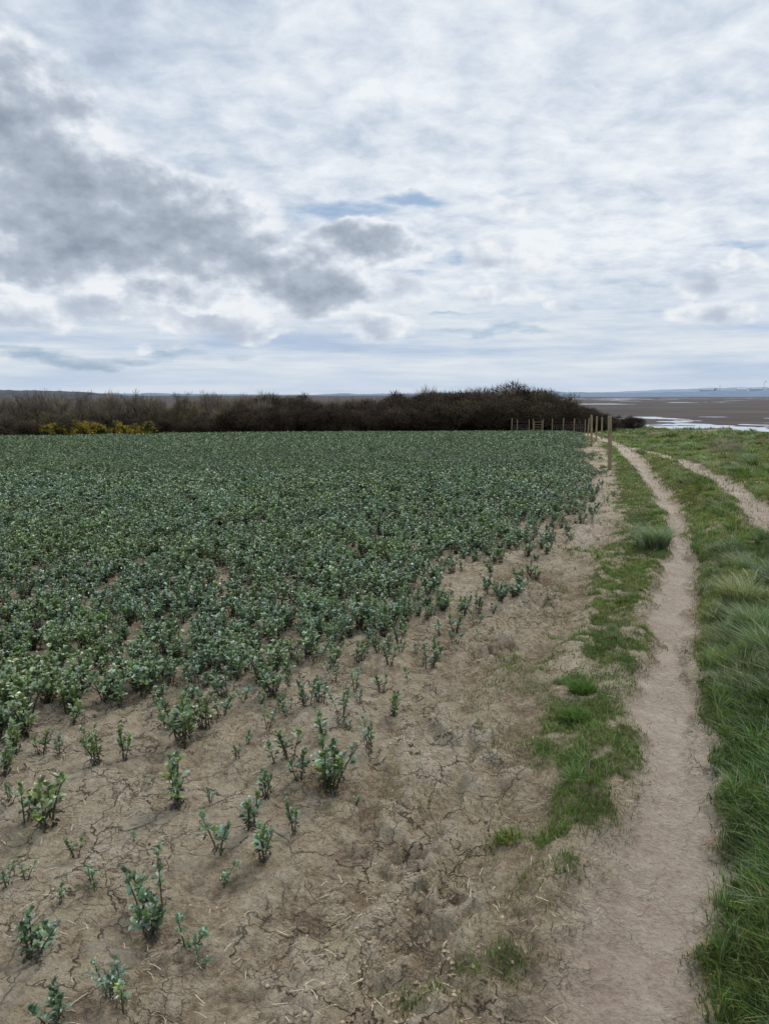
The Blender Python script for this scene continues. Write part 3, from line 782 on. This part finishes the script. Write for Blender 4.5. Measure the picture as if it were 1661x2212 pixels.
# ------------------------------------------------------------------ bushes and trees
def crown(seed, n, cols, wmul=1., lob=16, low=True, tall=.5, ln_=(.04, .13)):
    r = np.random.RandomState(seed)
    a = r.uniform(0, 6.28, lob); q = np.sqrt(r.rand(lob)) * .45
    lc = np.stack([np.cos(a) * q * 1.15, np.sin(a) * q, r.uniform(.18 if low else .4, .80, lob) * (1 - .35 * (q / .45) ** 2)], 1)
    lr = r.uniform(.16, .27, lob)
    ls = r.uniform(.7, 1.3, lob); lcol = r.randint(0, len(cols), lob)
    k = r.randint(0, lob, n)
    d = r.normal(size=(n, 3)); d[:, 2] += .25; d /= np.linalg.norm(d, axis=1)[:, None]
    st = lc[k] + d * (lr[k] * r.uniform(.25, .95, n))[:, None]
    gdir = d * .6 + np.array([0, 0, tall]) + r.normal(size=(n, 3)) * .35; gdir /= np.linalg.norm(gdir, axis=1)[:, None]
    ln = r.uniform(*ln_, n)
    en = st + gdir * ln[:, None]
    st[:, 2] = np.maximum(st[:, 2], .0); en[:, 2] = np.maximum(en[:, 2], .02)
    sd_ = np.cross(gdir, r.normal(size=(n, 3))); sd_ /= np.linalg.norm(sd_, axis=1)[:, None]
    w = r.uniform(.0025, .0055, n)[:, None] * wmul
    V = np.stack([st - sd_ * w, st + sd_ * w, en], 1).reshape(-1, 3)
    F = np.arange(3 * n).reshape(-1, 3)
    cc = np.array(cols)[lcol[k]] * (ls[k] * r.uniform(.6, 1.4, n))[:, None]
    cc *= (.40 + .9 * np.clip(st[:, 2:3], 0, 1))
    return V, F, cc, lc

def stems(seed, lc, r0):
    V, F = [], []; r = random.Random(seed)
    for c in lc[::2]:
        b = Vector((c[0] * .15, c[1] * .15, -.02)); c = Vector(c)
        mid = b.lerp(c, .5) + Vector((r.uniform(-.04, .04), r.uniform(-.04, .04), .05))
        tube(V, F, [b, mid, c, c + Vector((r.uniform(-.05, .05), r.uniform(-.05, .05), .12))], [r0, r0 * .6, r0 * .35, r0 * .12], 5)
    return V, F
darkb = [(.080, .056, .038), (.096, .069, .045), (.065, .048, .035)]
brown = [(.195, .150, .110), (.165, .132, .100), (.22, .172, .125)]
olive = [(.150, .125, .065), (.170, .140, .075), (.115, .10, .052)]
def mkbush(seed, n, cols, **k):
    V, F, C, lc = crown(seed, n, cols, **k)
    SV, SF = stems(seed, lc, .014)
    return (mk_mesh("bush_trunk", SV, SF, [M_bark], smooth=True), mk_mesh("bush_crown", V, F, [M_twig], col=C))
BD = [mkbush(300 + i, 8000, darkb, wmul=1.2, tall=.4, lob=22) for i in range(4)]
BB = [mkbush(320 + i, 6000, brown, wmul=.9, tall=1.3, lob=18, ln_=(.06, .20)) for i in range(4)]
BO = [mkbush(340 + i, 8000, olive, wmul=1.1, tall=.5, lob=22) for i in range(3)]

def bush(kind, x, y, h, wscale):
    tr, cr = rng.choice({'d': BD, 'b': BB, 'o': BO}[kind])
    lab = {'d': "dense dark brown leafless thorn bush in the hedge", 'b': "bare pale brown scrub bush with fine upright twigs", 'o': "olive brown willow bush thick with bare twigs"}[kind]
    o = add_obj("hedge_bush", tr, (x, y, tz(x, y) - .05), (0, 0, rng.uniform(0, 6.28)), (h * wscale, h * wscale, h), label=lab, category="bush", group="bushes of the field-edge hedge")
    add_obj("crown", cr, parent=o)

TB = [-.52, -.45, -.39, -.32, -.23, -.145, -.115, -.095, -.02, 0, .04, .10, .15, .18, .20, .225, .255, .28, .31, .34]
TP = [0, 2, 4, 0, 2, 4, -2, -9, -9, 0, 2, 9, 20, 17, 5, -9, -27, -40, -43, -56]
def top_h(x, y, off=0.):
    r = np.interp(x / y, TB, TP) / 1670.
    return float(1.7 - tz(x, y) + (r + off / 1670.) * y)
for row, (dy, step) in enumerate(((2.2, 1.9), (5.5, 2.1), (10, 2.4), (16, 2.6), (23, 2.9))):
    x = -34. - row * 4
    while x < 26 + row * 3:
        xx = x + rng.uniform(-.5, .5) * step * .6
        y = float(far_edge(xx)) + dy + rng.uniform(-.8, .8)
        b = xx / y
        if row == 0 and (b > .145 or (-.46 < b < -.21)): x += step; continue
        if b > .235 and row < 2: x += step; continue
        if b < .28:
            h = top_h(xx, y)
            lowrow = {0: .62, 1: .84, 2: .98, 3: 1.03, 4: 1.03}[row]
            if b < -.2: lowrow = {0: .34, 1: .46, 2: .66, 3: .94, 4: 1.02}[row]
            if row == 0 and b > -.2: lowrow = .74
            h = max(.7, h * lowrow * rng.uniform(.88, 1.03))
            if b < -.2: kd = 'd' if row < 2 else (rng.choice('bbbo') if row > 2 else rng.choice('bod'))
            elif b < -.12: kd = rng.choice('bdo') if row > 0 else 'd'
            elif b > .08: kd = rng.choice('oddd') if row > 0 else 'd'
            else: kd = 'd' if row < 3 else rng.choice('bdd')
            bush(kd, xx, y, h / .90, rng.uniform(1.15, 1.5) * (1.25 if h < 2 else 1.))
        x += step
for (x, y, h) in [(16.8, 75, 3.3), (18.5, 77, 2.9), (20, 78, 2.3), (21.2, 80, 2.0), (22.8, 82, 1.9), (24, 84, 1.7), (25.5, 86, 1.7), (27, 87, 1.6), (28.5, 88, 1.3), (23, 92, 2.2), (26, 95, 1.9), (29.5, 94, 1.2), (19, 84, 3.), (21.5, 88, 2.6)]:
    bush('d', x, y, h * 1.15, 1.35)

def bare_tree(seed, H):
    r = random.Random(seed); V, F = [], []; TV, TF, TC = [], [], []
    def grow(p, d, L, rad, lvl):
        pts = [p]; q = p.copy(); dd = d.copy()
        for i in range(3):
            dd = (dd + Vector((r.uniform(-.18, .18), r.uniform(-.18, .18), .08))).normalized(); q = q + dd * L / 3; pts.append(q.copy())
        if lvl < 3: tube(V, F, pts, [rad, rad * .85, rad * .7, rad * .5], 5 if lvl < 2 else 3)
        else:
            s = dd.cross(Vector((r.uniform(-1, 1), r.uniform(-1, 1), .2))).normalized() * .009
            b0 = len(TV); TV.extend([p - s, p + s, q]); TF.append((b0, b0 + 1, b0 + 2)); g = r.uniform(.6, 1.3); TC.append((.17 * g, .135 * g, .105 * g))
        if lvl >= 4: return
        for k in range({0: 5, 1: 5, 2: 6, 3: 6}[lvl]):
            t = r.uniform(.35, .99); b = pts[min(3, int(t * 3))].lerp(pts[min(3, int(t * 3) + 1)], (t * 3) % 1)
            a = r.uniform(0, 6.28); nd = (dd + Vector((math.cos(a), math.sin(a), r.uniform(-.1, .5))) * r.uniform(.5, .9)).normalized()
            grow(b, nd, L * r.uniform(.5, .72), rad * .5, lvl + 1)
    grow(Vector((0, 0, -.1)), Vector((0, 0, 1)), H * .48, H * .015, 0)
    return mk_mesh("tree_trunk", V, F, [M_bark], smooth=True), mk_mesh("tree_crown", TV, TF, [M_twig], col=TC)
BT = [bare_tree(500 + i, 5.) for i in range(4)]
for i, b in enumerate([-.51, -.49, -.47, -.455, -.44, -.425, -.41, -.395, -.38, -.365, -.35, -.335, -.315, -.295, -.275, -.25, -.23, -.19, -.165, -.14, .02, .06, .10, .12, .165]):
    x = b * 78; y = float(far_edge(x)) + rng.uniform(11, 19); x = b * y
    h = top_h(x, y, rng.uniform(-2, 10))
    tr, cr = BT[i % 4]
    o = add_obj("bare_tree", tr, (x, y, tz(x, y)), (0, 0, rng.uniform(0, 6.28)), h / 4.7, label="small leafless tree rising above the scrub", category="tree", group="leafless trees behind the hedge")
    add_obj("crown", cr, parent=o)

def mkgorse(seed):
    V, F, C, lc = crown(seed, 5000, [(.05, .065, .028), (.07, .075, .032)], wmul=2.6, tall=.3)
    r = np.random.RandomState(seed)
    tri = V.reshape(-1, 3, 3); mz = tri[:, 2, 2]
    patch = fbm(tri[:, 2, 0] * 5 + seed, tri[:, 2, 2] * 6, seed, 2)
    f = (r.rand(len(F)) < .62) & (mz > .28) & (patch > .44)
    C[f] = np.array([.66, .46, .05]) * r.uniform(.5, 1.1, (f.sum(), 1))
    SV, SF = stems(seed, lc, .02)
    return mk_mesh("gorse_stem", SV, SF, [M_bark], smooth=True), mk_mesh("gorse_flowers", V, F, [M_gorse], col=C)
GO = [mkgorse(600 + i) for i in range(3)]
for (x, y, h, w) in [(-21.7, 51.0, 1.2, 1.4), (-20.7, 52.0, 1.4, 1.2), (-19.8, 53.0, 1.2, 1.3), (-18.9, 54.2, 1.35, 1.2), (-18.0, 55.4, 1.1, 1.3), (-17.2, 56.6, 1.3, 1.2), (31.0, 86, .7, 2.2), (33.0, 88, .6, 2.4)]:
    st, cr = rng.choice(GO)
    o = add_obj("gorse_bush", st, (x, y, tz(x, y) - .05), (0, 0, rng.uniform(0, 6.28)), (h * w, h * w, h), label="dark green gorse bush covered in yellow flowers", category="bush", group="flowering gorse bushes")
    add_obj("flowering_crown", cr, parent=o)
V, F, C, lc = crown(700, 2200, [(.36, .30, .22), (.26, .21, .15)], wmul=.9, tall=.6, lob=8)
SV, SF = stems(7, lc, .012)
x, y = 8.7, 19.6
o = add_obj("dead_shrub", mk_mesh("dead_shrub_stem", SV, SF, [M_bark]), (x, y, tz(x, y)), (0, 0, 0), (.85, .85, .6), label="low bleached dead shrub among rough grass", category="shrub")
add_obj("crown", mk_mesh("dead_shrub_crown", V, F, [M_twig], col=C), parent=o)

# ------------------------------------------------------------------ fence posts, fence, gate
def post_mesh(seed, h, r0):
    r = random.Random(seed); V, F = [], []; S = 10
    prof = [(-.15, 1.), (.0, 1.), (.3, .98), (.7, .97), (h - .03, .96), (h, .80)]
    for i, (z, s) in enumerate(prof):
        for k in range(S):
            t = 2 * math.pi * k / S; q = r0 * s * (1 + .06 * math.sin(3 * t + seed) + r.uniform(-.02, .02))
            V.append((math.cos(t) * q + .01 * math.sin(z * 2 + seed), math.sin(t) * q, z))
    for i in range(len(prof) - 1):
        for k in range(S):
            F.append((i * S + k, i * S + (k + 1) % S, (i + 1) * S + (k + 1) % S, (i + 1) * S + k))
    F.append(tuple((len(prof) - 1) * S + k for k in range(S)))
    return mk_mesh("fence_post", V, F, [M_wood])
for i, (x, y, h, rx, ry, lab) in enumerate([(5.34, 18.3, 1.27, .02, -.055, "tall round wooden post leaning slightly on the worn track"),
        (8.79, 33, 1.35, 0, -.02, "slim round wooden post at the crop edge"), (11.55, 42.4, 1.4, 0, .01, "slim round wooden post at the crop edge"),
        (13.3, 47.5, 1.35, .01, -.03, "slim round wooden post beside the footpath"), (15.2, 58, 1.35, 0, .02, "slim round wooden post beside the footpath")]):
    add_obj("wooden_post", post_mesh(i, h, .050), (x, y, tz(x, y)), (rx, ry, 0), label=lab, category="post", group="wooden posts along the path")
fx0, fy0 = 11.0, 71.0
fence = add_obj("wire_fence", None, (fx0, fy0, tz(fx0, fy0)), label="wooden post and wire netting fence at the field end", category="fence")
pm = post_mesh(9, 1.3, .042)
fxs = [11.6, 12.1, 13.2, 15.3, 16.3, 17.3, 18.3]
for x in fxs:
    add_obj("fence_post", pm, (x - fx0, 0, tz(x, fy0) - tz(fx0, fy0)), (0, rng.uniform(-.04, .04), rng.uniform(0, 6)), rng.uniform(.95, 1.1), parent=fence)
V, F = [], []
zb = tz(fx0, fy0)
def seg(a, b, r_=.005): tube(V, F, [a, b], [r_, r_], 4)
for (a, b) in ((11.6, 13.2), (15.3, 18.3)):
    for hz in (.15, .3, .45, .6, .8, 1.05):
        seg((a - fx0, .06, tz(a, fy0) - zb + hz), (b - fx0, .06, tz(b, fy0) - zb + hz))
    for xv in np.arange(a, b, .2):
        seg((xv - fx0, .06, tz(xv, fy0) - zb + .1), (xv - fx0, .06, tz(xv, fy0) - zb + .8), .004)
add_obj("wire_netting", mk_mesh("wire_netting", V, F, [M_wire]), parent=fence)
gx0 = 14.0
gate = add_obj("field_gate", None, (gx0, 71, tz(gx0, 71)), label="small wooden gate in the wire fence", category="gate")
gp = post_mesh(12, 1.3, .04)
add_obj("gate_post", gp, (-.45, 0, 0), parent=gate); add_obj("gate_post", gp, (.45, 0, 0), (0, 0, 1), parent=gate)
V, F = [], []
def box(x0, x1, y0, y1, z0, z1):
    b = len(V); V.extend([(x0, y0, z0), (x1, y0, z0), (x1, y1, z0), (x0, y1, z0), (x0, y0, z1), (x1, y0, z1), (x1, y1, z1), (x0, y1, z1)])
    F.extend([tuple(b + i for i in f) for f in ((0, 3, 2, 1), (4, 5, 6, 7), (0, 1, 5, 4), (1, 2, 6, 5), (2, 3, 7, 6), (3, 0, 4, 7))])
for z in (.18, .38, .58, .80, 1.05): box(-.38, .38, -.02, .02, z, z + .035)
box(-.37, -.32, -.045, -.022, .12, 1.15); box(.32, .37, -.045, -.022, .12, 1.15)
add_obj("gate_leaf", mk_mesh("gate_leaf", V, F, [M_wood]), parent=gate)

# ------------------------------------------------------------------ estuary water
def water_mat():
    m, B, b = new_mat("estuary_water")
    geo = B.N.new('ShaderNodeNewGeometry')
    b.inputs['Base Color'].default_value = (.42, .44, .47, 1); b.inputs['Roughness'].default_value = .10
    n = B.noise(B.vm('MULTIPLY', geo.outputs['Position'], (.6, .25, 1.)), 1., 4., .6)
    B.L.new(B.bump(n, .3, .2), b.inputs['Normal'])
    return m
M_water = water_mat()
def water_sheet(name, x0, x1, y0, y1, nx_, ny_, thr, sd__, bias, fxs_=.05, fys_=.05):
    X = np.linspace(x0, x1, nx_); Y = np.linspace(y0, y1, ny_)
    XX, YY = np.meshgrid(X, Y)
    nz = fbm(XX * fxs_ * .5, YY * fys_, sd__, 5) + bias(XX, YY)
    V = np.stack([XX.ravel(), YY.ravel(), np.full(XX.size, -9.66)], 1)
    a = (np.arange(ny_ - 1)[:, None] * nx_ + np.arange(nx_ - 1)[None, :])
    m = (nz[:-1, :-1] > thr) & (XX[:-1, :-1] > cliff_x(YY[:-1, :-1]) + 14.5)
    a = a[m]
    add_obj(name, np_mesh(name, V, np.stack([a, a + 1, a + nx_ + 1, a + nx_], 1), M_water), kind="structure")
water_sheet("water", 50, 340, 155, 400, 440, 380, .535, 209, lambda x, y: .13 - np.abs(y - 255) / 620., .12, .035)
water_sheet("water", 200, 1400, 900, 2600, 200, 130, .67, 231, lambda x, y: np.where(y > 1500, .04, -.06), .03, .012)

# ------------------------------------------------------------------ distant hills and works
def hill(name, D, prof, mat, depth, z0=-9.8, rough=.25, seed=0, n=300):
    bs = np.linspace(prof[0][0], prof[-1][0], n); rows = 7; V, F = [], []
    hb = np.interp(bs, [p[0] for p in prof], [p[1] for p in prof])
    hb = hb + rough * (fbm(bs * 60, bs * 0 + 3, seed, 5) - .4) * D / 1670 * 8
    for j in range(rows):
        t = j / (rows - 1); f = math.sin(math.pi * t * .5)
        for i, b in enumerate(bs):
            y = D + depth * t; V.append((b * y, y, z0 + (hb[i] - z0) * f * (1 if j < rows - 1 else .98)))
    for j in range(rows - 1):
        for i in range(n - 1):
            a = j * n + i; F.append((a, a + 1, a + n + 1, a + n))
    add_obj(name, mk_mesh(name, V, F, [mat], smooth=True), kind="structure")
E = 1.7
def hh(px, D): return E + px / 1670. * D
hill("hill", 700, [(-.62, hh(7, 700)), (-.5, hh(12, 700)), (-.42, hh(9, 700)), (-.36, hh(3, 700)), (-.30, hh(-10, 700))], M_hilld, 80, -8, .6, 1)
hill("hill", 3800, [(-.62, hh(4, 4000)), (-.3, hh(2, 4000)), (-.1, hh(-1, 4000)), (-.06, hh(2, 4000)), (-.03, hh(1, 4000)), (.1, hh(4, 4000)), (.22, hh(6, 4000)), (.28, hh(4, 4000)), (.34, hh(4, 4000)), (.42, hh(7, 4000)), (.6, hh(11, 4000))], M_hill, 300, -9.8, .45, 4)
hill("hill", 5600, [(.26, hh(3, 5800)), (.32, hh(8, 5800)), (.42, hh(14, 5800)), (.55, hh(18, 5800)), (.7, hh(18, 5800))], simple_mat("far_hazy_ridge", (.24, .30, .38), (.27, .33, .41), .01, 1.), 300, -9.8, .3, 9)  # ridge colour carries the distance haze

def building(x, y, w, h, roofh, mat, lab):
    z0 = -9.7; d = w * .4
    V = [(-w / 2, 0, 0), (w / 2, 0, 0), (w / 2, d, 0), (-w / 2, d, 0), (-w / 2, 0, h), (w / 2, 0, h), (w / 2, d, h), (-w / 2, d, h), (-w / 2, d / 2, h + roofh), (w / 2, d / 2, h + roofh)]
    F = [(0, 1, 5, 4), (1, 2, 6, 9, 5), (2, 3, 7, 6), (3, 0, 4, 8, 7), (4, 5, 9, 8), (6, 7, 8, 9)]
    return add_obj("factory_building", mk_mesh("factory_building", V, F, [mat]), (x, y, z0), label=lab, category="building")
def chimney(x, y, h, r_, lab):
    V, F = [], []
    tube(V, F, [(0, 0, 0), (0, 0, h * .5), (0, 0, h * .97), (0, 0, h)], [r_, r_ * .8, r_ * .65, r_ * .75], 10)
    add_obj("factory_chimney", mk_mesh("factory_chimney", V, F, [M_ind]), (x, y, -9.7), label=lab, category="chimney")
D = 4150
for (px_x, w, h, mt) in [(1520, 70, 38, 0), (1536, 16, 45, 0), (1592, 50, 40, 1), (1624, 60, 42, 0), (1652, 30, 46, 1)]:
    building((px_x - 830) / 1670 * D, D, w, h, 2, (M_ind, M_indp)[mt], "hazy pale industrial shed on the far shore" if mt else "hazy blue-grey industrial shed on the far shore")
chimney((1541 - 830) / 1670 * D, D - 20, 60, 1.5, "slender hazy chimney beside far sheds")
chimney((1634 - 830) / 1670 * D, D - 20, 70, 1.5, "hazy chimney giving off white steam")
V, F = [], []
r = random.Random(3)
pts_ = [Vector((1.0 * i ** 1.25, 0, i * 1.8)) for i in range(9)]
tube(V, F, pts_, [1.0 + .32 * i * (1 + r.uniform(-.2, .3)) for i in range(9)], 9)
V = [v + Vector((r.uniform(-.8, .8), r.uniform(-.8, .8), r.uniform(-.8, .8))) for v in V]
add_obj("steam_plume", mk_mesh("steam_plume", V, F, [M_smoke], smooth=True), ((1634 - 830) / 1670 * D, D - 20, 60.5), label="small white steam plume above the far chimney", category="steam")

# ------------------------------------------------------------------ camera
cam = bpy.data.cameras.new("camera"); co = bpy.data.objects.new("camera", cam); COL.objects.link(co)
cam.sensor_fit = 'VERTICAL'; cam.sensor_height = 24.; cam.lens = 12. / (1106 / 1670.)
cam.clip_start = .05; cam.clip_end = 20000
co.location = (0, 0, 1.7); co.rotation_euler = (R(90 - 8.65), 0, 0)
scene.camera = co
